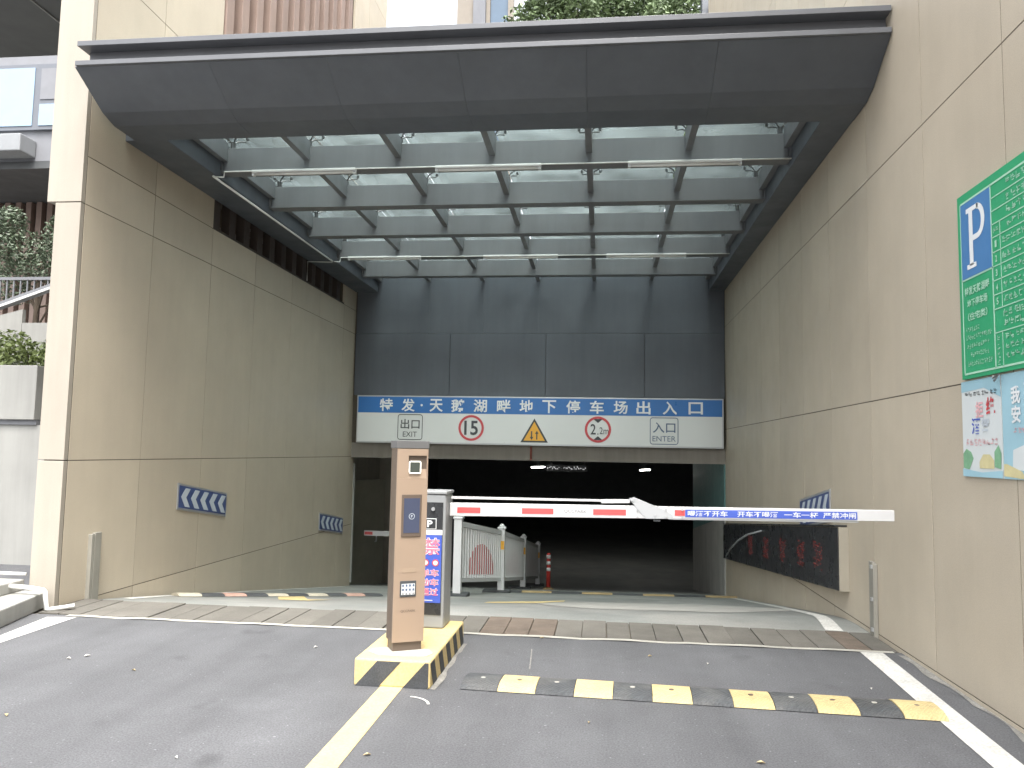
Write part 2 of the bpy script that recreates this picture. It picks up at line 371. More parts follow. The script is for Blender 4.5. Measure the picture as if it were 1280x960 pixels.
# slat screen above the left wall, window band below it
ss = thing('slat_screen', 'brown pink vertical slat screen above the canopy over the left wall', 'screen', (-5.05, 11.9, 5.15))
y = 9.36
while y < 14.45:
    MB().box(-5.1, XL+.02, y, y+.2, 5.15, 12.4).build('fin', brown_fin, ss, bevel=.004); y += .43
box('backing_panel', brown_back, (-5.2, -5.14, 9.34, 14.49, 5.15, 12.4), ss)
wb = thing('window_band', 'dark brown window band between the left stone wall and the canopy beam', 'window', (-5.05, 11.9, 4.27))
post_m = mat('dark brown frame', (.055, .042, .036), .55, var=.1); smoke = mat('smoky brown pane', (.11, .088, .078), .25, var=.15, rnd=.15)
box('sill', post_m, (-5.15, XL-.005, 9.335, 14.495, 4.272, 4.3), wb); box('head', post_m, (-5.15, XL-.005, 9.335, 14.495, 5.06, 5.148), wb)
y = 9.34; k = 0
while y < 14.4:
    box('mullion', post_m, (-5.15, XL-.008, y, y+.17, 4.301, 5.059), wb)
    if y+.43 < 14.5: box('pane', plaster if k == 10 else smoke, (-5.1, -5.08, y+.171, y+.429, 4.301, 5.059), wb)  # the one pale pane has the light behind the opening put into its colour
    y += .43; k += 1
# ------------------------------------------------------------------ back wall, lintel, podium, garage interior
pod = tag(MB().box(-9.4, 8.4, 15.5, 45, 1.62, 4.9).build('podium', conc_int), kind='structure')
bw = thing('fascia_wall', 'dark grey metal panel wall above the garage sign', 'wall', (-1.3, 15.25, 2.54))
RX = [-4.55+1.095*i for i in range(7)]
xs = [XL+.03]+RX[1:6]+[2.02, XR-.01]
for a, b in zip(xs[:-1], xs[1:]):
    box('metal_panel', dark_metal, (a+.004, b-.004, 15.20, 15.24, 3.815, 5.16), bw, bevel=.004)
xs2 = [XL+.03, -3.0, -1.1, .8, XR-.01]
for a, b in zip(xs2[:-1], xs2[1:]):
    box('metal_panel', dark_metal, (a+.003, b-.003, 15.18, 15.24, 2.57, 3.807), bw, bevel=.004)
for x in xs[1:-1]: box('seam_strip', dark_metal, (x-.02, x+.02, 15.19, 15.2, 3.82, 5.1), bw)
box('wall_core', joint, (XL, XR, 15.242, 15.5, 1.62, 5.15), bw)
li = tag(box('lintel_beam', conc_int, (-5.7, 2.5, 15.24, 15.75, 1.33, 1.618)), 'beige concrete lintel beam over the garage opening', 'lintel')
gc = tag(MB().box(-9.4, 8.4, 15.76, 45, 1.36, 1.615).build('garage_ceiling', int_dark), kind='structure')
gw = thing('garage_wall', 'teal and white painted side wall just inside the garage on the right', 'wall', (2.4, 17.8, -1.2))
MB().prism([(2.3, 15.26, -1.3), (2.3, 20.4, -2.1), (2.3, 20.4, -.35), (2.3, 15.26, .35)], (.2, 0, 0)).build('white_dado', int_white, gw)
MB().prism([(2.302, 15.26, .352), (2.302, 20.4, -.348), (2.302, 20.4, 1.33), (2.302, 15.8, 1.33), (2.302, 15.26, 1.32)], (.2, 0, 0)).build('teal_band', teal, gw)
int_wall = mat('inner garage wall', (.42, .39, .34), .8, var=.12, streak=.12)  # garage concrete in a lighter colour, standing in for light missing there
gl = thing('garage_wall', 'dim brown grey wall with a steel door inside the garage on the left', 'wall', (-5.6, 18, -1.4))
box('wall_panel', int_wall, (-5.75, -5.5, 15.45, 21, -2.3, 1.355), gl)
box('wall_panel', conc_int, (-5.49, -5.22, 15.42, 15.6, -1.5, 1.325), gl)
tag(box('corner_guard', plaster, (-5.0, -4.935, 15.425, 15.47, -1.15, 1.2)), 'pale strip guarding the inner corner of the left stone wall', 'corner guard')
dd = thing('steel_door', 'olive brown steel door standing in the dim left corner of the garage', 'door', (-5.2, 17.2, -1.5))
MB().prism([(-5.3, 16.4, -1.5), (-5.3, 16.4, .82), (-4.9, 17.6, .82), (-4.9, 17.6, -1.5)], (-.04, .012, 0)).build('door_leaf', door_m, dd)
MB().tube([(-5.0, 17.25, -.55), (-4.97, 17.25, -.55), (-4.97, 17.25, -.4)], .012).build('handle', alu, dd)
MB().box(-5.5, -4.6, 19.2, 19.35, -2.2, 1.355).build('back_panel', int_wall, gl)
for nm, b in (('left', (-9.6, -9.4, 20.5, 45, -3, 1.4)), ('right', (8.4, 8.6, 20.5, 45, -3, 1.4))):
    tag(box('garage_wall', int_dark, b), 'unlit %s side wall deep in the garage' % nm, 'wall')
tag(box('garage_wall', int_dark, (-9.4, 8.4, 44.8, 45, -3, 1.4)), 'dark rear wall at the far end of the garage', 'wall')
tag(box('garage_wall', int_dark, (-9.4, -5.76, 20.3, 20.5, -3, 1.4)), 'dark cross wall behind the garage steel door', 'wall')
tag(box('garage_wall', int_dark, (2.51, 8.4, 20.3, 20.5, -3, 1.4)), 'dark cross wall beyond the teal painted garage wall', 'wall')
for (x, y, z, a, l_), lab in zip(((-2.0, 25, 1.02, 1.2, 'a'), (1.35, 25, 1.0, 1.2, 'b')), ('lit tube lamp hanging in the garage above the red bollard', 'lit tube lamp hanging on the right inside the dark garage')):
    t = thing('garage_lamp', lab, 'lamp', (x, y, z), 0, 'lit lamps in the garage')
    dx, dy = math.cos(a)*.45, math.sin(a)*.45
    MB().tube([(x-dx, y-dy, z), (x+dx, y+dy, z)], .018).build('tube', tube_lit, t)
    MB().box(x-.004, x+.004, y-.004, y+.004, z+.03, 1.36).build('hanger', ink, t)
ov = thing('overhead_sign', 'small dim overhead display with tiny lights inside the garage', 'sign', (-1.0, 25, .95))
box('sign_box', black_panel, (-1.75, -.45, 25, 25.08, .9, 1.1), ov)
box('hanger', black_panel, (-1.6, -1.56, 25.02, 25.06, 1.1, 1.36), ov); box('hanger', black_panel, (-.6, -.56, 25.02, 25.06, 1.1, 1.36), ov)
dots = MB()
for k in range(34):
    x = -1.7+k*.036+random.uniform(-.01, .01); z = .96+random.uniform(0, .07)
    if 10 < k < 14: continue
    dots.box(x, x+.014, 24.985, 24.998, z, z+random.uniform(.01, .05))
tag(dots.build('light_marks', led_white, ov), kind='stuff')
tag(MB().tube([(-1.36, 15.2, 1.34), (-1.36, 15.2, 1.6)], .02).build('red_pipe', red_pipe_m), 'short dark red pipe running down the lintel below the sign', 'pipe')
# ------------------------------------------------------------------ canopy
cn = thing('entrance_canopy', 'dark grey steel and glass canopy spanning between the two stone walls', 'canopy', (-1.3, 10.8, 4.64))
fb = MB().prism([(-4.81, 6.40, 5.13), (-4.81, 6.62, 5.13), (-4.81, 6.62, 5.178), (-4.81, 6.40, 5.178)], (7.12, 0, 0)).build('front_beam', fascia_metal, cn, bevel=.003)
MB().box(-4.77, 2.31, 6.53, 6.6, 4.992, 5.129).build('beam_web', fascia_metal, fb)
MB().box(-4.82, 2.31, 6.40, 6.62, 4.946, 4.991).build('beam_lip', fascia_metal, fb, bevel=.003)
sx = [-4.84, -3.55, -2.45, -1.27, -.16, .94, 2.315]
for a, b in zip(sx[:-1], sx[1:]):
    pr = [(6.43, 4.944), (6.7, 4.79), (6.86, 4.70), (7.05, 4.645), (7.41, 4.64), (7.41, 4.9), (7.37, 4.9), (7.37, 4.68), (7.06, 4.685), (6.88, 4.74), (6.72, 4.83), (6.45, 4.98)]
    m = MB(); P_ = [Vector((a+.001, p, q)) for p, q in pr]; n_ = len(P_); h = n_//2
    Q_ = [p+Vector((b-a-.002, 0, 0)) for p in P_]
    fs = [(i, i+n_, (i+1) % n_+n_, (i+1) % n_) for i in range(n_)]
    for i in range(h-1): fs += [(i, i+1, n_-2-i, n_-1-i), (n_+n_-1-i, n_+n_-2-i, n_+i+1, n_+i)]
    m.add(P_+Q_, fs); m.build('soffit_panel', dark_metal, cn)
box('roof_deck', dark_metal, (-4.8, 2.31, 6.63, 7.4, 5.0, 5.1), cn)
def cbeam(name, m_, b): return box(name, m_, b, cn, bevel=.006)
cbeam('side_beam', dark_metal, (XL+.003, -4.5, 7.415, 15.17, 4.645, 5.1)); cbeam('side_beam', dark_metal, (2.02, XR-.004, 7.415, 15.17, 4.645, 5.1))
BY = [8.58, 9.94, 11.34, 12.70, 14.10]
for y in BY:
    c_ = cbeam('cross_beam', beam_metal, (-4.47, 1.99, y, y+.14, 4.74, 5.015))
    box('bottom_flange', beam_metal, (-4.497, 2.017, y-.02, y+.16, 4.72, 4.739), c_)
    box('end_plate', beam_metal, (-4.498, -4.475, y-.03, y+.17, 4.7405, 5.03), c_); box('end_plate', beam_metal, (1.995, 2.018, y-.03, y+.17, 4.7405, 5.03), c_)
yb = [7.42]+BY+[15.16]
rib_me = {}
for x in [-4.46]+RX[1:6]+[1.98]:
    for a, b in zip(yb[:-1], yb[1:]):
        a2 = a+(.141 if a > 7.5 else 0); b2 = b-(.001 if b < 15 else 0)
        MB().prism([(x-.035, a2, 4.85), (x-.035, b2, 4.85), (x-.035, b2, 5.07), (x-.035, a2, 5.07)], (.07, 0, 0)).build('rib', beam_metal, cn)
gx = [-4.9]+RX[1:6]+[2.28]
for a, b in zip(gx[:-1], gx[1:]):
    for c, d in zip([6.7]+BY, BY+[15.4]):
        box('glass_pane', canopy_glass, (a+.008, b-.008, c+.078, d+.062, 5.205, 5.217), cn)
sp_me = None
spider_m = mat('dark stainless', (.1, .1, .1), .4, metal=.5)
for x in RX[1:6]+[-4.4, 1.92]:
    for y in BY+[7.6]:
        if sp_me is None:
            m = MB()
            for ax in (-1, 1):
                for ay in (-1, 1):
                    m.tube([(0, 0, 5.075), (ax*.05, ay*.05, 5.12), (ax*.11, ay*.1, 5.135), (ax*.12, ay*.11, 5.2)], .008, 5)
                    m.tube([(ax*.12, ay*.11, 5.16), (ax*.12, ay*.11, 5.204)], .018, 6)
            m.tube([(0, 0, 5.0), (0, 0, 5.09)], .03, 6)
            o = m.build('spider_fitting', spider_m, cn, loc=(0, 0, 5.0)); sp_me = o.data; o.location = (x, y+.07, 5.02)
        else:
            o = bpy.data.objects.new('spider_fitting', sp_me); COL.objects.link(o); o.parent = cn
            o.matrix_parent_inverse = Matrix.Translation(-Vector(cn.location)); o.location = (x, y+.07, 5.02)
# tube lamps and conduits under the canopy
words = (('front', 'left'), ('front', 'middle'), ('front', 'right'), ('rear', 'left'), ('rear', 'middle'), ('rear', 'right'))
lamps = [(-4.07, -2.83, 8.5, 4.66), (-1.9, -.7, 8.5, 4.66), (.26, 1.48, 8.5, 4.66), (-4.28, -3.03, 12.62, 4.68), (-1.97, -.74, 12.62, 4.68), (.05, 1.32, 12.62, 4.68)]
for (a, b, y, z), (p, q) in zip(lamps, words):
    t = thing('tube_lamp', 'unlit white tube lamp, %s one of the %s row under the canopy' % (q, p), 'lamp', ((a+b)/2, y, z), 0, 'tube lamps under the canopy')
    box('housing', white_metal, (a, b, y-.035, y+.035, z+.012, z+.045), t, bevel=.005)
    MB().tube([(a+.02, y, z), (b-.02, y, z)], .016).build('tube', tube_glass, t, smooth=True)
    for e in (a, b-.03): box('end_cap', white_metal, (e, e+.03, y-.022, y+.022, z-.02, z+.0115), t)
def pipe(pts, r, label, m_=pvc, name='conduit', cat='conduit'):
    return tag(MB().tube(pts, r, 7).build(name, m_, smooth=True), label, cat)
pipe([(-4.49, 8.44, 4.62), (-4.4, 8.46, 4.62), (-4.4, 8.47, 4.69), (2.0, 8.47, 4.69)], .008, 'thin white conduit linking the front row of canopy lamps')
pipe([(-4.49, 12.52, 4.62), (-4.4, 12.55, 4.62), (-4.4, 12.59, 4.705), (2.0, 12.59, 4.705)], .008, 'thin white conduit linking the rear row of canopy lamps')
pipe([(-4.51, 8.42, 4.62), (-4.51, 12.5, 4.62)], .014, 'thin white conduit running back along the left canopy beam')
pipe([(-4.51, 12.5, 4.605), (-4.92, 12.45, 4.605), (-4.92, 12.45, 4.28)], .011, 'white conduit bending down over the left slat opening')
# ------------------------------------------------------------------ garage name sign
sg = thing('garage_sign', 'blue and white entrance sign board with Chinese name over the garage opening', 'sign', (-1.28, 15.1, 1.62))
box('sign_box', alu, (-4.815, 2.265, 15.06, 15.17, 1.62, 2.555), sg, bevel=.004)
box('white_face', white_sign, (-4.79, 2.24, 15.052, 15.059, 1.65, 2.213), sg)
box('blue_band', blue_sign, (-4.79, 2.24, 15.052, 15.059, 2.216, 2.53), sg)
def stext(b, x, z, w, h, m_, bold=.012): text(b, w, h, m_, (x, 15.047, z), XD, ZU, sg, bold=bold)
for ch, x in zip('特发·天鹅湖畔地下停车场出入口', (-4.22, -3.78, -3.51, -3.22, -2.79, -2.35, -1.89, -1.45, -1.01, -.55, -.1, .35, .78, 1.27, 1.75)):
    if ch == '·': stext(ch, x, 2.37, .045, .045, white_ink)
    else: stext(ch, x, 2.37, .265, .25 if ch != '口' else .23, white_ink, .02)
def frame(name, m_, x0, x1, z0, z1, t, y, parent):
    b = MB(); r = .05
    def rr(i):
        pts = []
        for cx, cz, a0 in ((x1-r, z1-r, 0), (x0+r, z1-r, 90), (x0+r, z0+r, 180), (x1-r, z0+r, 270)):
            for a in range(0, 91, 30): pts.append((cx+(r-i)*math.cos(math.radians(a0+a)), y, cz+(r-i)*math.sin(math.radians(a0+a))))
        return pts
    A, B_ = rr(0), rr(t); n = len(A); b.add(A+B_, [(i, (i+1) % n, (i+1) % n+n, i+n) for i in range(n)]); return b.build(name, m_, parent)
frame('exit_frame', ink, -3.98, -3.48, 1.69, 2.19, .014, 15.047, sg)
stext('出口', -3.73, 2.0, .38, .19, ink); stext('EXIT', -3.73, 1.8, .28, .1, ink, 0)
frame('enter_frame', blue_ink, .9, 1.43, 1.68, 2.19, .014, 15.047, sg)
stext('入口', 1.165, 2.0, .42, .2, blue_ink); stext('ENTER', 1.165, 1.79, .43, .1, blue_ink, 0)
annulus('limit_ring', red_ink, .205, .25, (-2.52, 15.051, 1.94), XD, ZU, .004, sg)
stext('15', -2.52, 1.94, .27, .28, ink, .02)
annulus('limit_ring', red_ink, .205, .25, (-.075, 15.051, 1.945), XD, ZU, .004, sg)
stext('2', -.165, 1.95, .1, .2, ink, .01); stext('.', -.075, 1.86, .025, .025, ink); stext('2m', .04, 1.925, .17, .13, ink, 0)
for s_ in (1, -1): sheet('limit_wedge', ink, [(-.09, .2*s_), (.09, .2*s_), (0, .125*s_)], (-.075, 15.05, 1.945), XD, ZU, .003, sg)
sheet('warning_border', ink, [(-.265, 0), (.265, 0), (0, .46)], (-1.29, 15.051, 1.68), XD, ZU, .003, sg)
sheet('warning_face', amber, [(-.205, .033), (.205, .033), (0, .395)], (-1.29, 15.047, 1.68), XD, ZU, .002, sg)
for s_ in (-1, 1):
    q = [(-.012, -.08), (.012, -.08), (.012, .03), (.035, .03), (0, .09), (-.035, .03), (-.012, .03)]
    sheet('warning_arrow', ink, [(a+s_*.05, b*s_) for a, b in q], (-1.29, 15.045, 1.815), XD, ZU, .0015, sg)
# ------------------------------------------------------------------ island, kiosk, barrier
isl = thing('traffic_island', 'yellow concrete island with black hazard stripes under the kiosk and barrier', 'traffic island', (-1.3, 5.6, 0))
IX0, IX1, IY0, IY1, IH = -1.555, -1.06, 4.99, 6.2, .17
box('island_block', yellow_paint, (IX0, IX1, IY0, IY1, 0, IH), isl, bevel=.012)
sheet('bare_base', cement, [(.02, .04), (.1, -.03), (.28, -.05), (.42, -.02), (.45, .06), (.4, .16), (.12, .17), (.03, .12)], (IX0+.02, IY0+.13, IH+.001), XD, YD, .003, isl)
for u in (.0, .31):
    q = clip([(u, -.01), (u+.155, -.01), (u+.155+.17, IH+.01), (u+.17, IH+.01)], IX1-IX0-.012, IH-.012)
    if q: sheet('hazard_stripe', bump_black, q, (IX0, IY0, .002), XD, ZU, .002, isl)
for k in range(5):
    u = .1+k*.25
    q = clip([(u, -.01), (u+.12, -.01), (u+.12-.12, IH+.01), (u-.12, IH+.01)], IY1-IY0-.012, IH-.012)
    if q: sheet('hazard_stripe', bump_black, q, (IX1, IY0, .002), YD, ZU, .002, isl)
kb = math.radians(29)
kk = thing('parking_kiosk', 'tall champagne metal plate camera kiosk on the striped island', 'kiosk', (-1.305, 5.285, IH), kb)
def kbox(n_, m_, b, p=None, bevel=0): return box(n_, m_, b, p or kk, True, bevel)
W2, D2 = .108, .08
kbox('plinth', bronze, (-W2+.01, W2-.012, -D2+.012, D2-.01, 0.003, .06))
kbox('body', bronze, (-W2, W2, -D2+.012, D2, .061, 1.33), bevel=.004)
fp = kbox('front_panel', gold, (-W2+.002, W2-.002, -D2-.004, -D2+.0115, .062, 1.1365))
kbox('front_panel', gold, (-W2+.002, -.03, -D2-.004, -D2+.0115, 1.137, 1.335))
kbox('front_panel', gold, (.098, W2-.002, -D2-.004, -D2+.0115, 1.137, 1.335))
kbox('front_panel', gold, (-W2+.002, W2-.002, -D2-.004, -D2+.0115, 1.297, 1.3355)) if False else None
box('hood', gold, (-.0295, .0975, -D2-.004, -D2+.0115, 1.29, 1.335), kk, True)
MB().prism([(-.0295, -D2-.002, 1.137), (-.0295, -D2+.0115, 1.137), (-.0295, -D2+.0115, 1.2), ], (.127, 0, 0)).build('recess_slope', gold, kk, True)
kbox('side_cheek', gold, (-W2, W2, -D2+.0118, D2, 1.3305, 1.336))
kbox('cap', mat('kiosk cap grey', (.12, .12, .12), .5), (-W2-.006, W2+.004, -D2-.006, D2+.004, 1.337, 1.39), bevel=.004)
cm = kbox('camera', lens, (-.02, .046, -D2-.012, -D2+.01, 1.178, 1.245))
b = MB(); o_ = []
for i in (0, 1):
    hw = .043-i*.0085; r = .012 if i == 0 else .004
    for cx, cz, a0 in ((hw-r, hw-r, 0), (-hw+r, hw-r, 90), (-hw+r, -hw+r, 180), (hw-r, -hw+r, 270)):
        for a in (0, 45, 90): o_.append((.013+cx+r*math.cos(math.radians(a0+a)), -D2-.014, 1.2115+cz+r*math.sin(math.radians(a0+a))))
b.add(o_, [(i, (i+1) % 12, (i+1) % 12+12, i+12) for i in range(12)]); b.build('ring_light', ring, kk, True)
sc_ = kbox('screen_bezel', bronze, (-.07, .066, -D2-.012, -D2-.0045, .75, 1.03), bevel=.003)
scr = kbox('screen', screen, (-.055, .054, -D2-.0135, -D2-.0122, .775, 1.005), sc_)
annulus('screen_emblem', pale_film, .017, .02, (0, -D2-.014, .885), XD, ZU, .0006, kk, True)
text('P', .011, .017, pale_film, (0, -D2-.0145, .885), XD, ZU, kk, True)
kp = kbox('keypad', ink, (-.065, .045, -D2-.009, -D2-.0045, .355, .46), bevel=.003)
kbox('keypad_face', white_ink, (-.055, .036, -D2-.0105, -D2-.0092, .37, .441), kp)
for r in range(3):
    for c in range(4): kbox('key', blue_ink if r else grey_box, (-.052+c*.0235, -.038+c*.0235, -D2-.0125, -D2-.0107, .368+r*.027, .384+r*.027), kp, bevel=.002)
text('QCCPARK', .1, .018, bronze, (-.005, -D2-.0052, .262), XD, ZU, kk, True, .005)
kbox('nameplate', mat('kiosk plate', (.33, .25, .18), .5), (-.055, .045, -D2-.006, -D2-.0045, .515, .54))
# barrier
def barrier_cabinet(p, x0, x1, y0, y1, z0, z1):
    c = box('cabinet', grey_box, (x0, x1, y0, y1, z0, z1), p, bevel=.012)
    return c
br = thing('barrier_gate', 'white folding barrier arm with red bands across the entry lane from grey cabinet', 'barrier', (-1.28, 6.05, IH))
CX0, CX1, CY0, CY1 = -1.45, -1.165, 5.9, 6.17
barrier_cabinet(br, CX0, CX1, CY0, CY1, IH+.002, 1.165)
box('lid', grey_box, (CX0-.006, CX1+.006, CY0-.008, CY1+.006, 1.166, 1.19), br, bevel=.006)
box('front_plate', black_panel, (CX0+.03, CX1-.022, CY0-.005, CY0-.0005, .27, 1.105), br)
box('plate_band', white_sign, (CX0+.03, CX1-.022, CY0-.008, CY0-.0055, .862, .9), br)
fr_ = box('parking_frame', white_ink, (-1.36, -1.235, CY0-.0075, CY0-.0055, .905, .985), br)
box('parking_plate', black_panel, (-1.355, -1.24, CY0-.009, CY0-.0078, .91, .98), br)
text('P', .04, .05, white_ink, (-1.285, CY0-.0095, .945), XD, ZU, br, bold=.03)
MB().tube([(-1.262, CY0-.006, 1.055), (-1.262, CY0-.016, 1.055)], .014, 12).build('lock', alu, br)
bn = box('banner', blue_banner, (CX0+.034, CX1-.026, CY0-.008, CY0-.0055, .36, .86), br)
def btext(s_, x, z, w, h):
    text(s_, w*1.04, h*1.05, white_ink, (x, CY0-.0088, z), XD, ZU, bn, bold=.04); text(s_, w, h, pink_ink, (x, CY0-.0098, z), XD, ZU, bn, bold=.008)
btext('禁', -1.265, .775, .125, .125)
for x in (-1.235, -1.31):
    annulus('prohibition_ring', red_ink, .018, .026, (x, CY0-.009, .655), XD, ZU, .001, bn, k=20)
    sheet('prohibition_disc', white_ink, circ(.018, 16), (x, CY0-.0085, .655), XD, ZU, .0008, bn)
for s_, z in (('单车', .58), ('动车', .51), ('通过', .44)): btext(s_, -1.275, z, .13, .055)
box('banner_footer', white_ink, (-1.33, -1.25, CY0-.009, CY0-.0082, .375, .38), bn)
AY = 6.04
def arm_seg(name, xa, xb, za0, za1, zb0, zb1, m_, y0, y1, parent=br):
    return MB().add([(xa, y0, za0), (xb, y0, zb0), (xb, y1, zb0), (xa, y1, za0), (xa, y0, za1), (xb, y0, zb1), (xb, y1, zb1), (xa, y1, za1)],
                    [(0,3,2,1),(4,5,6,7),(0,1,5,4),(1,2,6,5),(2,3,7,6),(3,0,4,7)]).build(name, m_, parent, bevel=.004 if 'arm' in name else 0)
def zc(x): return 1.047+(x+1.15)*.0118
ai = arm_seg('inner_arm', -1.16, .42, zc(-1.16)-.05, zc(-1.16)+.05, zc(.42)-.046, zc(.42)+.046, white_metal, AY-.025, AY+.025)
ao = arm_seg('outer_arm', .425, 2.11, zc(.425)-.043, zc(.425)+.043, zc(2.11)-.04, zc(2.11)+.04, white_metal, AY-.022, AY+.022)
for a, b in ((-1.1, -.92), (-.6, -.36), (-.06, .185)):
    arm_seg('red_band', a, b, zc(a)-.025, zc(a)+.018, zc(b)-.025, zc(b)+.018, red_tape, AY-.0275, AY-.0255, ai)
text('QCCPARK', .17, .026, mat('pale grey print', (.2, .2, .21), .6), (-.195, AY-.0275, zc(-.2)-.002), XD, ZU, ai, bold=0)
arm_seg('tie_rod', -1.15, .2, 1.128, 1.146, 1.136, 1.15, white_metal, AY-.012, AY+.012)
arm_seg('rod_end', -.0, .215, 1.123, 1.151, 1.13, 1.156, white_metal, AY-.016, AY+.016)
sheet('elbow_bracket', mat('bracket grey', (.42, .43, .44), .45), [(.205, 1.165), (.245, 1.175), (.46, 1.09), (.53, 1.05), (.53, 1.022), (.33, 1.018)], (0, AY-.0256, 0), XD, ZU, .006, br)
for x, z in ((.24, 1.15), (.4, 1.045), (.27, 1.08), (.27, 1.03), (.48, 1.09), (.48, 1.035), (.6, 1.09), (.6, 1.035)):
    MB().tube([(x, AY-.03, z), (x, AY-.037, z)], .008, 8).build('bolt', alu, br)
box('hinge_pin', ink, (.39, .44, AY-.02, AY+.02, .998, 1.012), br)
arm_seg('red_band', .545, .62, zc(.58)-.022, zc(.58)+.02, zc(.6)-.022, zc(.6)+.02, red_tape, AY-.0255, AY-.0225, ao)
arm_seg('slogan_banner', .622, 1.85, zc(.62)-.031, zc(.62)+.024, zc(1.85)-.031, zc(1.85)+.024, blue_banner, AY-.026, AY-.0225, ao)
arm_seg('banner_rail', .5, 1.86, zc(.62)-.052, zc(.62)-.0445, zc(1.85)-.052, zc(1.85)-.0435, alu, AY-.026, AY+.02, ao)
ux = Vector((1, 0, .0118)).normalized()
for s_, x, w in (('喝酒不开车', .785, .29), ('开车不喝酒', 1.145, .29), ('一车一杆', 1.455, .24), ('严禁冲闸', 1.725, .23)):
    text(s_, w, .042, white_ink, (x, AY-.028, zc(x)-.003), ux, ZU, ao, bold=.014)
# second barrier down the ramp
b2 = thing('barrier_gate', 'far white and red barrier arm closing the exit lane behind the kiosk', 'barrier', (-3.35, 16.1, rz(-3.35, 16.1)))
zb = rz(-3.35, 16.1)
box('cabinet', grey_box, (-3.5, -3.2, 16.0, 16.3, zb-.05, zb+1.12), b2, bevel=.01)
box('arm', white_metal, (-4.9, -3.505, 16.1, 16.14, zb+1.0, zb+1.1), b2)
box('red_band', red_tape, (-4.89, -4.72, 16.095, 16.099, zb+1.02, zb+1.08), b2); box('red_band', red_tape, (-4.3, -4.05, 16.095, 16.099, zb+1.02, zb+1.08), b2)
# ------------------------------------------------------------------ speed bumps
def bump(label, p0, p1, mats, wid=.34, hgt=.031, fn=flat, bolts=True):
    p0, p1 = Vector(p0), Vector(p1); n = len(mats); d = (p1-p0)/n; t = d.normalized(); nn = Vector((-t.y, t.x))
    c = (p0+p1)/2; root = thing('speed_bump', label, 'speed bump', (c.x, c.y, fn(c.x, c.y)))
    prof = [(-.5, 0), (-.46, .35), (-.36, .72), (-.2, .95), (0, 1), (.2, .95), (.36, .72), (.46, .35), (.5, 0)]
    for k, m_ in enumerate(mats):
        a = p0+d*k+t*.002; b = p0+d*(k+1)-t*.002; j = random.uniform(-.003, .003)
        vs = []
        for q in (a, b):
            for u, h in prof:
                w = q+nn*(u*wid); vs.append((w.x, w.y, fn(w.x, w.y)+.005+max(0, h*(hgt+j))))
        m = MB(); K = len(prof)
        m.add(vs, [(i, i+K, i+1+K, i+1) for i in range(K-1)]+[tuple(range(K)), tuple(range(2*K-1, K-1, -1))])
        o = m.build('bump_segment', m_, root)
        if bolts:
            e = (a+b)/2; z = fn(e.x, e.y)+hgt+.004
            MB().tube([(e.x, e.y, z), (e.x, e.y, z+.003)], .016, 10).build('bolt', cement if m_ is bump_tread else bronze, o)
    return root
bump('black and yellow rubber speed bump across the asphalt before the barrier', (-.87, 5.19), (2.0, 5.07), [bump_tread, bump_yellow]*6)
bump('faded cream, red and dark speed bump on the exit lane of the ramp', (-4.72, 8.45), (-2.9, 10.2), [bump_cream, bump_black, bump_red, bump_black, bump_cream, bump_black, bump_cream, bump_black, bump_red, bump_black], fn=rz, bolts=False)
bump('dirty brown and black speed bump low on the entry lane at the garage mouth', (-1.85, 13.75), (2.25, 13.7), [bump_black, bump_brown]*4, fn=rz, bolts=False)
# ------------------------------------------------------------------ white fence, bollard
fe = thing('lane_fence', 'white picket traffic fence dividing the two lanes of the ramp', 'fence', (-1.75, 15, rz(-1.75, 15)))
posts = [(-1.97, 10.9), (-1.66, 13.3), (-1.62, 16.7), (-1.62, 20.6)]
for k, (x, y) in enumerate(posts):
    z = rz(x, y)
    po = MB().box(x-.055, x+.055, y-.055, y+.055, z, z+1.06).build('post', white_metal, fe, bevel=.006)
    MB().box(x-.07, x+.07, y-.07, y+.07, z+1.061, z+1.09).build('post_cap', white_metal, po, bevel=.01)
    MB().tube([(x, y, z+1.09), (x, y, z+1.12), (x, y, z+1.14)], .055, 10, .02).build('cap_knob', white_metal, po, smooth=True)
    MB().box(x-.3, x+.16, y-.12, y+.12, z-.02, z+.05).build('post_foot', bump_black, fe, bevel=.015)
    if k: box('reflector', amber, (x-.012, x+.05, y-.062, y-.0555, z+.72, z+.86), fe)
for (xa, ya), (xb, yb_) in zip(posts[:-1], posts[1:]):
    A, B_ = Vector((xa, ya, rz(xa, ya))), Vector((xb, yb_, rz(xb, yb_))); d = (B_-A); L = d.length; t = d/L
    side = Vector((t.y, -t.x, 0)).normalized()*.02
    rail = None
    for h0, h1 in ((.19, .25), (.96, 1.03)):
        a, b = A+t*.07, B_-t*.07
        rr = MB().add([a-side+ZU*h0, b-side+ZU*h0, b+side+ZU*h0, a+side+ZU*h0, a-side+ZU*h1, b-side+ZU*h1, b+side+ZU*h1, a+side+ZU*h1],
                 [(0,3,2,1),(4,5,6,7),(0,1,5,4),(1,2,6,5),(2,3,7,6),(3,0,4,7)]).build('rail', white_metal, fe)
        rail = rail or rr
    n = int(L/.125)
    for i in range(1, n):
        p = A+d*(i/n); u = i/n
        MB().box(p.x-.013, p.x+.013, p.y-.03, p.y+.03, p.z+.251, p.z+.959).build('picket', white_metal, rail)
    # red arched sheet inside each section
    q = []
    for i in range(13):
        a = math.pi*i/12; u = .5-.3*math.cos(a); w = .3+.46*math.sin(a)
        q.append(A+d*u+ZU*w)
    MB().prism(q, side*.2).build('arched_sheet', red_tape, fe)
z = rz(-1.08, 16.6)
bo = thing('bollard', 'red plastic bollard with white bands beside the white fence', 'bollard', (-1.08, 16.6, z))
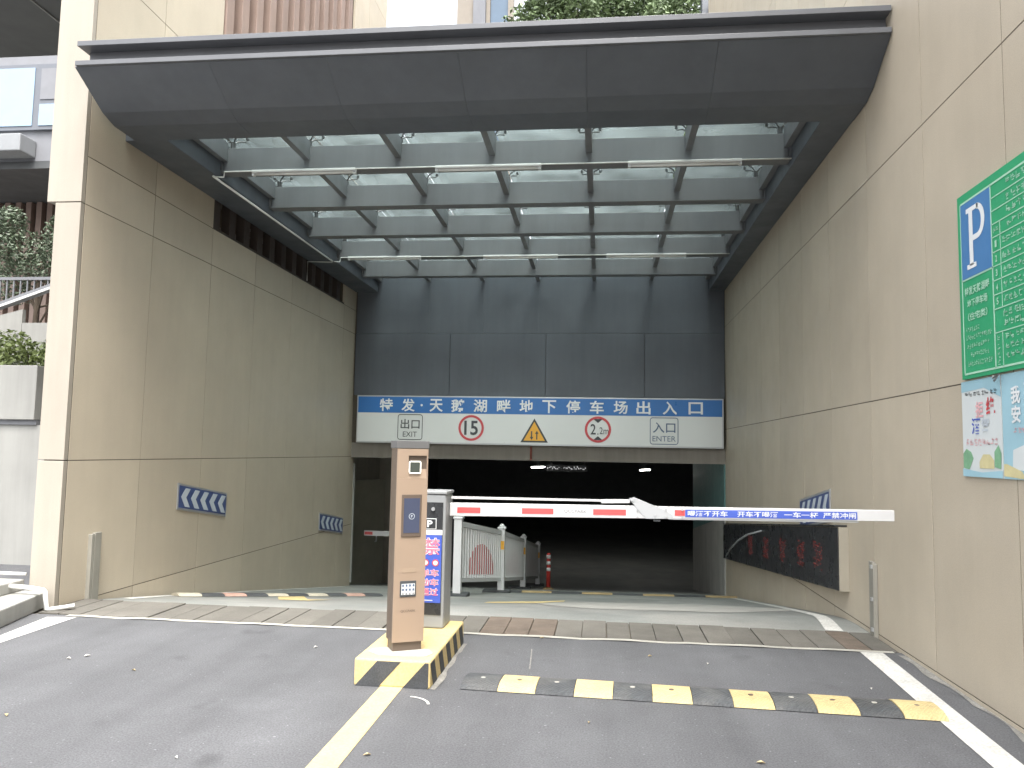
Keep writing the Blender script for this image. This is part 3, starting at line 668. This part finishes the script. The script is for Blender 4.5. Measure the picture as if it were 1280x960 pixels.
MB().tube([(-1.08, 16.6, z), (-1.08, 16.6, z+.03), (-1.08, 16.6, z+.05)], .12, 16, .06).build('foot', bump_brown, bo)
MB().tube([(-1.08, 16.6, z+.05), (-1.08, 16.6, z+.72), (-1.08, 16.6, z+.75)], .045, 14, .035).build('shaft', bollard_red, bo, smooth=True)
for h in (.38, .51, .64): MB().tube([(-1.08, 16.6, z+h), (-1.08, 16.6, z+h+.07)], .0455, 14).build('reflective_band', white_sign, bo, smooth=True)
# ------------------------------------------------------------------ wall signs
def chevrons(label, x, nx, y0, y1, ztop, slope, h, direction, group):
    root = thing('chevron_sign', label, 'sign', (x, (y0+y1)/2, ztop-h), 0, group)
    # local plane: u along the wall to the viewer's right, v up; sheared to the ramp
    if nx > 0: O, ux_ = Vector((x, y0, ztop-h)), Vector((0, 1, -slope))
    else: O, ux_ = Vector((x, y1, ztop-h-slope*(y1-y0))), Vector((0, -1, slope))
    w = y1-y0
    sheet('sign_plate', alu, [(0, 0), (w, 0), (w, h), (0, h)], O+Vector((nx*.003, 0, 0)), ux_, ZU, .012, root)
    sheet('blue_field', navy, [(.025, .025), (w-.025, .025), (w-.025, h-.025), (.025, h-.025)], O+Vector((nx*.0155, 0, 0)), ux_, ZU, .002, root)
    p = (w-.09)/5
    for k in range(5):
        c = .05+p*k+.02; t = p*.5; s_ = p*.42
        q = [(c+s_, .045), (c+s_+t, .045), (c+t, h/2), (c+s_+t, h-.045), (c+s_, h-.045), (c, h/2)]
        sheet('chevron', pale_film, q, O+Vector((nx*.018, 0, 0)), ux_, ZU, .002, root)
chevrons('larger-looking chevron sign on the left wall, nearest the left column', XL, 1, 8.80, 10.03, 1.06, .147, .31, 1, 'chevron signs')
chevrons('far chevron sign low on the left wall near the garage mouth', XL, 1, 13.55, 14.85, .36, .147, .31, 1, 'chevron signs')
chevrons('chevron sign on the right wall partly behind the barrier arm', XR, -1, 8.36, 9.59, 1.18, .147, .33, 1, 'chevron signs')
# LED display
ld = thing('led_display', 'long black dot matrix display hanging along the right wall under the barrier', 'display', (2.24, 11, -.1))
def strip4(name, m_, x0, x1, ya, yb_, za0, za1, zb0, zb1, parent):
    return MB().add([(x0, ya, za0), (x1, ya, za0), (x1, yb_, zb0), (x0, yb_, zb0), (x0, ya, za1), (x1, ya, za1), (x1, yb_, zb1), (x0, yb_, zb1)],
                    [(0,3,2,1),(4,5,6,7),(0,1,5,4),(1,2,6,5),(2,3,7,6),(3,0,4,7)]).build(name, m_, parent)
strip4('case', alu if False else mat('beige case', (.33, .3, .24), .5), 2.228, 2.318, 7.8, 14.85, .25, .845, -.365, .245, ld)
strip4('screen_face', black_panel, 2.216, 2.2275, 7.805, 14.84, .255, .84, -.36, .24, ld)
strip4('case_lip', black_panel, 2.21, 2.318, 7.85, 14.85, .846, .862, .247, .263, ld)
for k, y in enumerate((8.5, 9.2, 10.1, 11.1, 12.2)):
    m = MB(); zc_ = .55-.0865*(y-7.8)
    for r in range(10):
        for c in range(9):
            if random.random() < .42: m.box(2.21, 2.2155, y-.16+c*.036, y-.14+c*.036, zc_-.13+r*.028, zc_-.115+r*.028)
    tag(m.build('led_character', led_red, ld), kind='stuff')
pipe([(2.12, 13.9, -.2), (2.11, 13.3, .0), (2.11, 12.6, .2), (2.13, 11.9, .36), (2.2, 11.3, .47)], .014, 'thin grey rod hanging across the far end of the black display', grey_box, 'hanging_rod', 'rod')
# flood gate channels
channel_m = mat('dull grey steel', (.27, .26, .225), .55, var=.12, streak=.1)
for lab, x0, x1, y0, y1, hg in (('grey steel flood gate channel at the foot of the right wall', 2.29, 2.318, 7.03, 7.17, .62), ('grey steel flood gate channel at the foot of the left wall', -4.957, -4.92, 7.23, 7.38, .63)):
    t = thing('gate_channel', lab, 'channel', ((x0+x1)/2, (y0+y1)/2, 0))
    box('channel_back', channel_m, (x0, x1, y0+.05, y1, -.03, hg), t, bevel=.004)
    box('channel_flange', channel_m, (x0-.01, x1, y0, y0+.045, -.03, hg-.01), t, bevel=.004)
    for z in (.05, .3, .57): box('clamp', alu, (x0-.025, x0-.0105, y0+.005, y0+.035, z, z+.03), t)
# parking notice board
nb = thing('notice_board', 'green parking tariff board with a big white P on the right wall', 'notice board', (2.3, 4.7, 2.01))
NO = Vector((XR-.004, 5.31, 2.01)); NU = Vector((0, -1, 0))     # u runs towards the camera
def nsheet(n_, m_, u0, u1, v0, v1, lay, parent=nb): return sheet(n_, m_, [(u0, v0), (u1, v0), (u1, v1), (u0, v1)], NO+Vector((-.0205-.0012*lay, 0, 0)), NU, ZU, .001, parent)
sheet('board_panel', green_sign, [(0, 0), (1.5, 0), (1.5, 1.19), (0, 1.19)], NO, NU, ZU, .02, nb)
def line(u0, v0, u1, v1, w=.006): nsheet('rule_line', mint, min(u0, u1)-w/2*(u0 == u1), max(u0, u1)+w/2*(u0 == u1), min(v0, v1)-w/2*(v0 == v1), max(v0, v1)+w/2*(v0 == v1), 1)
nsheet('blue_field', p_blue, .052, .435, .635, 1.122, 2)
for q in ((.045, .03, .045, 1.13), (.045, 1.13, 1.45, 1.13), (.045, .03, 1.45, .03), (.44, .03, .44, 1.13), (.045, .63, .44, .63)): line(*q, w=.012)
for v in (1.045, .965, .885, .805, .715, .63, .545, .46, .375, .235): line(.44, v, 1.45, v)
line(.54, .375, .54, .885); line(.53, .03, .53, .235)
def ntext(s_, u, v, w, h, m_=mint, bold=.02): text(s_, w, h, m_, NO+Vector((-.0245, 0, 0))+NU*u+ZU*v, NU, ZU, nb, bold=bold)
# the serifed P
PB = [(.02, 0), (.11, 0), (.11, .03), (.09, .035), (.09, .19), (.14, .19), (.2, .22), (.225, .29), (.2, .36), (.14, .39), (0, .39), (0, .355), (.03, .35), (.04, .34), (.04, .035), (.02, .03)]
m = MB()
q3 = lambda a, b: NO+Vector((-.0258, 0, 0))+NU*(.13+a)+ZU*(.685+b)
def addq(*pts): m.add([q3(*p) for p in pts], [tuple(range(len(pts)))])
addq((.0, .36), (.16, .36), (.16, .39), (0, .39)); addq((.035, .02), (.085, .02), (.085, .36), (.035, .36)); addq((.0, 0), (.12, 0), (.12, .03), (0, .03))
for i in range(12):
    a0, a1 = math.pi/2-math.pi*i/12, math.pi/2-math.pi*(i+1)/12
    f = lambda a, r, s_: (.14+r*math.cos(a), .28+s_*math.sin(a))
    addq(f(a0, .055, .075), f(a0, .1, .11), f(a1, .1, .11), f(a1, .055, .075))
addq((.085, .17), (.14, .17), (.14, .205), (.085, .205))
m.build('letter_p', white_ink, nb)
ntext('特发天鹅湖畔', .24, .55, .32, .055); ntext('地下停车场', .24, .47, .26, .052); ntext('（住宅类）', .24, .385, .25, .05)
def marks(u0, u1, v, h, n, m_=mint, parent=nb, fn=None):
    b = MB(); w = (u1-u0)/n
    for k in range(n):
        for e in range(5):
            a = u0+k*w+random.uniform(.05, .6)*w; c = v+random.uniform(-.5, .35)*h
            if e % 2: du, dv = w*.1, h*random.uniform(.4, .8)
            else: du, dv = w*random.uniform(.35, .7), h*.12
            du = min(du, u0+(k+.92)*w-a); dv = min(dv, v+h/2-c)
            p = NO+Vector((-.0245, 0, 0)) if fn is None else fn
            b.add([p+NU*a+ZU*c, p+NU*(a+du)+ZU*c, p+NU*(a+du)+ZU*(c+dv), p+NU*a+ZU*(c+dv)], [(0, 1, 2, 3)])
    return tag(b.build('small_print', m_, parent), kind='stuff')
for v, a, b_, n in ((.305, .08, .26, 7), (.255, .08, .41, 13), (.2, .09, .38, 10), (.145, .13, .37, 9), (.09, .09, .41, 12)): marks(a, b_, v, .032, n)
for v in (1.085, 1.0, .925): marks(.62, 1.3, v, .045, 12)
marks(.46, .53, .845, .035, 2); marks(.62, .9, .845, .04, 5)
for k, v in enumerate((.76, .672, .587, .5, .418)):
    ntext(str(k+1), .49, v, .022, .04); marks(.56, 1.35, v, .04, 15)
for v in (.335, .275): marks(.55, 1.3, v, .045, 13)
for v in (.2, .15, .1, .06): marks(.47, .505, v, .034, 1)
for v in (.2, .145, .09): marks(.56, 1.35, v, .036, 15)
def poster(label, u0, u1, base):
    p = thing('safety_poster', label, 'poster', (2.3, 5.31-(u0+u1)/2, 1.39))
    sheet('poster_sheet', base, [(u0, -.615), (u1, -.615), (u1, -.012), (u0, -.012)], NO, NU, ZU, .006, p); return p
def ps(p, n_, m_, pts, lay): return sheet(n_, m_, pts, NO+Vector((-.0062-.0008*lay, 0, 0)), NU, ZU, .0006, p)
def pt(p, s_, u, v, w, h, m_, bold=.02): return text(s_, w, h, m_, NO+Vector((-.0105, 0, 0))+NU*u+ZU*v, NU, ZU, p, bold=bold)
p1 = poster('white drink driving safety poster under the left end of the green board', -.05, .45, poster_white)
ps(p1, 'sky_band', poster_blue, [(-.05, -.08), (.25, -.07), (.45, -.14), (.45, -.0125), (-.05, -.0125)], 1)
marks(0, .42, -.1, .03, 8, ink, p1, NO+Vector((-.0105, 0, 0)))
pt(p1, '拒', .19, -.2, .1, .1, pinkpale); pt(p1, '绝', .33, -.185, .11, .11, red_ink); pt(p1, '酒', .14, -.3, .11, .1, blue_banner); pt(p1, '驾', .26, -.3, .1, .09, pale_film)
marks(0, .42, -.4, .045, 8, pinkpale, p1, NO+Vector((-.0105, 0, 0)))
ps(p1, 'green_print', leaf_print, [(-.045, -.56), (.03, -.57), (.09, -.5), (.06, -.46), (0, -.44), (-.045, -.47)], 2)
ps(p1, 'yellow_print', yellow_print, [(.17, -.56), (.35, -.56), (.35, -.51), (.3, -.475), (.22, -.475), (.17, -.52)], 3)
ps(p1, 'tree_print', leaf_print, [(.36, -.55), (.43, -.56), (.44, -.47), (.41, -.42), (.36, -.46)], 4)
ps(p1, 'water_print', poster_blue, [(-.05, -.614), (.45, -.614), (.45, -.57), (.2, -.585), (-.05, -.565)], 5)
p2 = poster('sky blue safety poster under the right part of the green board', .46, .96, poster_blue)
pt(p2, '我', .62, -.14, .1, .1, white_ink, .03); pt(p2, '安', .62, -.25, .1, .1, white_ink, .03); pt(p2, '要', .76, -.13, .1, .1, white_ink, .03); pt(p2, '全', .76, -.24, .1, .1, white_ink, .03)
marks(.58, .86, -.34, .03, 6, pinkpale, p2, NO+Vector((-.0105, 0, 0)))
ps(p2, 'white_glow', poster_white, [(.56, -.56), (.8, -.57), (.86, -.48), (.7, -.42), (.57, -.45)], 1)
ps(p2, 'grass_print', yellow_print, [(.462, -.6), (.7, -.612), (.66, -.57), (.5, -.53), (.465, -.53)], 2)
pipe([(2.29, 4.9, 1.995), (2.27, 4.86, 1.98), (2.285, 4.82, 2.0), (2.27, 4.85, 1.96)], .006, 'loose bit of wire between the green board and the posters', grey_box, 'loose_wire', 'wire')
# ------------------------------------------------------------------ left forecourt
pv = tag(MB().prism([(-4.72, 5.0, 0), (-4.78, 5.87, 0), (-5.03, 6.78, 0), (-9, 6.78, 0), (-9, 5.0, 0)], (0, 0, .15)).build('pavement', plaster, bevel=.012), kind='structure')
st = tag(MB().prism([(-5.12, 5.0, .151), (-5.25, 6.78, .151), (-9, 6.78, .151), (-9, 5.0, .151)], (0, 0, .1)).build('step', plaster, bevel=.01), kind='structure')
pipe([(-7, 6.62, .27), (-5.05, 6.58, .215), (-4.9, 6.57, .2), (-4.885, 6.57, .19), (-4.885, 6.6, .03), (-4.86, 6.62, .025), (-4.7, 6.72, .045)], .02, 'white plastic pipe elbowing down beside the left column base', pvc, 'drain_pipe', 'pipe')
pipe([(-7, 6.76, .3), (-5.23, 6.76, .3)], .015, 'thin white pipe along the top of the left steps', pvc, 'drain_pipe', 'pipe')
pw = thing('planter_wall', 'pale stone planter wall left of the column, hedge on top', 'planter', (-8, 9.2, 0))
box('wall_body', plaster, (-12, -5.35, 9.06, 9.3, 0, 1.72), pw)
for a, b in ((-12, -10.4), (-10.4, -8.7), (-8.7, -6.98)):
    box('cap_block', plaster, (a+.005, b-.005, 8.98, 9.4, 1.78, 2.46), pw, bevel=.01)
box('wall_ledge', bluegrey, (-12, -6.99, 9.03, 9.35, 1.721, 1.779), pw)
box('wall_body', plaster, (-6.975, -5.35, 9.1, 9.3, 1.722, 2.2), pw)
box('soil_bed', soil, (-12, -5.35, 9.41, 11.3, 1.5, 2.3), pw)
def foliage(n, clumps, size, seed):
    R = random.Random(seed); m = MB()
    for _ in range(n):
        cx, cy_, cz, rx, ry, rz_ = R.choice(clumps)
        while True:
            a, b, c = R.uniform(-1, 1), R.uniform(-1, 1), R.uniform(-1, 1); d = a*a+b*b+c*c
            if .12 < d < 1: break
        p = Vector((cx+a*rx, cy_+b*ry, cz+c*rz_)); s_ = size*R.uniform(.6, 1.3)
        t = Vector((R.gauss(0, 1), R.gauss(0, 1), R.gauss(0, .7))).normalized(); u = t.cross(Vector((R.gauss(0, 1), R.gauss(0, 1), R.gauss(0, 1)))).normalized()
        nrm = t.cross(u)
        m.add([p-t*s_, p+u*s_*.42+nrm*s_*.12, p+t*s_, p-u*s_*.42+nrm*s_*.12], [(0, 1, 2, 3)])
    return m
R0 = random.Random(3)
hd = thing('hedge', 'bright yellow green hedge on the planter wall by the left column', 'hedge', (-8, 9.8, 2.3))
foliage(9000, [(-11+.27*i+R0.uniform(-.1, .1), 9.75+R0.uniform(-.2, .25), 2.62+R0.uniform(-.06, .12), .27, .35, .3) for i in range(18)], .04, 5).build('foliage', leaf_c, hd)
hs_ = MB()
for i in range(14): hs_.tube([(-11+.33*i, 9.8, 2.28), (-11+.33*i+R0.uniform(-.1, .1), 9.75, 2.7)], .012, 5)
hs_.build('stems', bark, hd)
def tree(name, label, base, h, clumps, n, size, m_, seed, group=None, rad=.1):
    t = thing(name, label, 'tree', base, 0, group); bx, by, bz = base; R = random.Random(seed)
    tr = MB().tube([(bx, by, bz-.1), (bx+R.uniform(-.1, .1), by, bz+h*.35), (bx+R.uniform(-.2, .2), by, bz+h*.75)], rad, 8, rad*.45).build('trunk', bark, t, smooth=True)
    lm = MB()
    for c in clumps:
        s0 = Vector((bx, by, bz+h*R.uniform(.3, .6))); e = Vector(c[:3])
        lm.tube([s0, s0.lerp(e, .5)+Vector((0, 0, .1)), e], rad*.35, 5, rad*.1)
    lm.build('limbs', bark, t); foliage(n, clumps, size, seed).build('crown', m_, t); return t
tree('tree', 'small dull green tree before the brown slat wall at far left', (-9.9, 12.6, 2.3), 3.2,
     [(-10.2, 12.6, 4.9, .55, .5, .35), (-9.4, 12.5, 5.1, .3, .4, .4), (-9.7, 12.6, 4.6, .5, .5, .3), (-10.4, 12.6, 4.3, .5, .5, .4), (-9.2, 12.6, 4.5, .25, .3, .35), (-10.6, 12.7, 5.4, .3, .3, .35), (-9.0, 12.8, 3.9, .4, .4, .4), (-11, 12.8, 4.9, .5, .5, .6)], 6500, .042, leaf_b, 11, rad=.06)
tag(box('raised_terrace', plaster, (-14, -5.4, 11.31, 16.5, 0, 2.3)), kind='structure')
rl = thing('stair_railing', 'grey metal stair railing with sloping pale stringer at far left', 'railing', (-9.8, 12, 3.3))
def slope_z(x): return 3.86+(x+10.1)*.34
MB().prism([(-11.4, 12, slope_z(-11.4)), (-8.2, 12, slope_z(-8.2)), (-8.2, 12, slope_z(-8.2)-.1), (-11.4, 12, slope_z(-11.4)-.1)], (0, .12, 0)).build('stringer', bluegrey, rl)
MB().prism([(-11.4, 11.985, slope_z(-11.4)-.06), (-8.2, 11.985, slope_z(-8.2)-.06), (-8.2, 11.985, slope_z(-8.2)-.1), (-11.4, 11.985, slope_z(-11.4)-.1)], (0, .012, 0)).build('edge_strip', white_sign, rl)
MB().box(-11.4, -8.2, 12.1, 12.14, 4.25, 4.3).build('top_rail', bluegrey, rl)
for i in range(26):
    x = -11.35+i*.125; z0 = slope_z(x)-.01
    if z0 < 4.2: MB().box(x, x+.02, 12.11, 12.13, z0, 4.25).build('baluster', bluegrey, rl)
for a, b, h in ((-11.4, -9.69, 3.73), (-9.68, -8.2, 3.5)):
    MB().prism([(a, 12.02, 2.3), (b, 12.02, 2.3), (b, 12.02, min(h, slope_z(b)-.11)), (a, 12.02, min(h, slope_z(a)-.11))], (0, .08, 0)).build('side_panel', plaster, rl)
# neighbouring building at far left
nbld = thing('neighbour_building', 'grey neighbouring building with window, dark overhang and brown slat base at far left', 'building', (-12, 15, 0))
box('facade', bluegrey, (-16, -8.4, 14.05, 14.5, 7.1, 11.5), nbld)
box('ledge', mat('ledge grey', (.24, .25, .26), .6), (-16, -11.28, 13.6, 14.04, 7.15, 7.5), nbld, bevel=.02)
box('under_soffit', ceil_dark, (-16, -8.4, 14.05, 16.4, 6.95, 7.095), nbld)
wn = box('window_frame', mat('window frame grey', (.13, .14, .16), .5), (-15, -10.84, 13.98, 14.049, 7.72, 9.08), nbld)
for a, b, c, d in ((-13.1, -11.36, 7.8, 9.0), (-14.9, -13.2, 7.8, 9.0), (-11.22, -10.9, 7.8, 8.24), ):
    MB().box(a, b, 13.965, 13.979, c, d).build('pane', window_glass, nbld)
MB().box(-11.22, -10.9, 13.965, 13.979, 8.34, 8.98).build('pane', bluegrey, nbld)

oh = thing('overhang_slab', 'dark overhanging ceiling slab at the top left corner beside the column', 'overhang', (-8, 8, 6.6))
box('slab', ceil_dark, (-16, -5.5, 6.9, 9.2, 6.6, 7.0), oh)
for x, y in ((-7.62, 8.65), (-6.6, 9.15)): box('ceiling_seam', plaster, (x, x+.02, 6.95, y, 6.585, 6.599), oh)
box('slat_backing', brown_back, (-16, -8.4, 16.2, 16.4, 2.3, 6.94), nbld)
x = -15.9
while x < -8.5:
    box('slat', brown_fin, (x, x+.13, 16.05, 16.19, 2.3, 6.94), nbld); x += .26
# building and trees beyond the canopy
far_stone = mat('far pale stone', (.2, .175, .145), .7, var=.05)
fbld = thing('rear_building', 'pale tower block with grey column and blue window beyond the canopy', 'building', (-5, 27, 4.9))
box('wall', far_stone, (-9.5, -4.1, 27, 31, 4.91, 19), fbld) if False else box('wall', far_stone, (-5.35, -4.75, 26.8, 31, 4.91, 19), fbld)
box('corner_column', mat('column grey', (.13, .135, .15), .6), (-4.745, -4.3, 26.7, 27.2, 4.91, 19), fbld)
box('trim', far_stone, (-4.295, -4.15, 26.85, 27.2, 4.91, 19), fbld)
for k in range(5):
    w_ = box('window', dark_glass, (-4.145, -3.5, 26.95, 27.0, 5.5+k*2.7, 7.6+k*2.7), fbld)
    box('spandrel', mat('column grey', (.13, .135, .15)), (-4.145, -3.5, 26.9, 27.2, 7.61+k*2.7, 8.19+k*2.7), fbld)
box('trim', far_stone, (-3.495, -3.3, 26.85, 27.2, 4.91, 19), fbld)
for k, (x, y, h, seed, lab) in enumerate(((-.95, 21.5, 9.5, 21, 'leafy green tree above the canopy, left of the others'), (.8, 22.8, 10, 22, 'leafy green tree above the middle of the canopy'), (2.6, 21.8, 9.6, 23, 'leafy green tree above the canopy, nearest the right wall'))):
    R = random.Random(seed)
    cl = [(x+R.uniform(-1.05, 1.05), y+R.uniform(-1, 1), 4.9+h*R.uniform(.42, 1.05), R.uniform(.6, .95), R.uniform(.6, .9), R.uniform(.5, .85)) for _ in range(17)]
    tree('tree', lab, (x, y, 4.9), h, cl, 17000, .085, leaf_a, seed, 'trees beyond the canopy', .14)
tag(box('steel_post', dark_metal, (2.2, 2.5, 17.5, 17.8, 4.9, 12)), 'dark grey post at the far upper end of the right wall', 'post')
# ------------------------------------------------------------------ litter on the road
R = random.Random(9)
spots = [((667/4, 720+475/4), 0), ((437/4, 720+403/4), 1), ((343/4, 720+417/4), 1), ((880/4, 720+915/4), 1), ((640+150/4, 720+313/4), 0), ((640+690/4, 720+405/4), 0), ((640+980/4, 720+443/4), 1), ((640+385/4, 720+738/4), 0), ((960+515/4, 720+568/4), 1), ((640+1245/4, 720+940/4), 0), ((320+555/4, 720+900/4), 0), ((30/4, 720+700/4), 0), ((320+298/4, 720+360/4), 1)]
def on_ground(u, v):
    d = r2*((u-640)/981.08)+u2*((480-v)/981.08)+fw; t = -1.5/d.z; return Vector((0, 0, 1.5))+d*t
LITTER = ['small dry leaf lying alone in the middle of the left lane', 'larger pale scrap of a pair on the left lane', 'smaller pale scrap of a pair on the left lane', 'pale scrap on the left lane near the bottom edge of the picture', 'dry leaf just in front of the cement strip, right of the island', 'dry leaf between the drain slabs and the speed bump', 'white scrap lying between the drain slabs and the speed bump', 'dry leaf just in front of the middle of the speed bump', 'pale scrap behind the right end of the speed bump', 'dry leaf at the bottom edge below the right half of the speed bump', 'dry leaf beside the yellow line near the bottom edge', 'dry leaf at the far left edge of the asphalt', 'tiny pale scrap left of the striped island']
for (uv, kind), lab in zip(spots, LITTER):
    p = on_ground(*uv); a = R.uniform(0, 6.28); s_ = R.uniform(.014, .024); e = Vector((math.cos(a), math.sin(a), 0))*s_; f = Vector((-e.y, e.x, 0))*.5
    m = MB().add([p-e+ZU*.006, p-e*.2+f+ZU*.016, p+e+ZU*.008, p-e*.1-f+ZU*.014], [(0, 3, 2, 1)] if False else [(0, 1, 2), (0, 2, 3)])
    m.add([Vector(v)-ZU*.0015 for v in m.v], [(0, 2, 1), (0, 3, 2)])
    if kind: tag(m.build('paper_scrap', paper), lab, 'litter', 'pale scraps on the road')
    else: tag(m.build('fallen_leaf', leaf_dry), lab, 'leaf', 'dry leaves on the road')
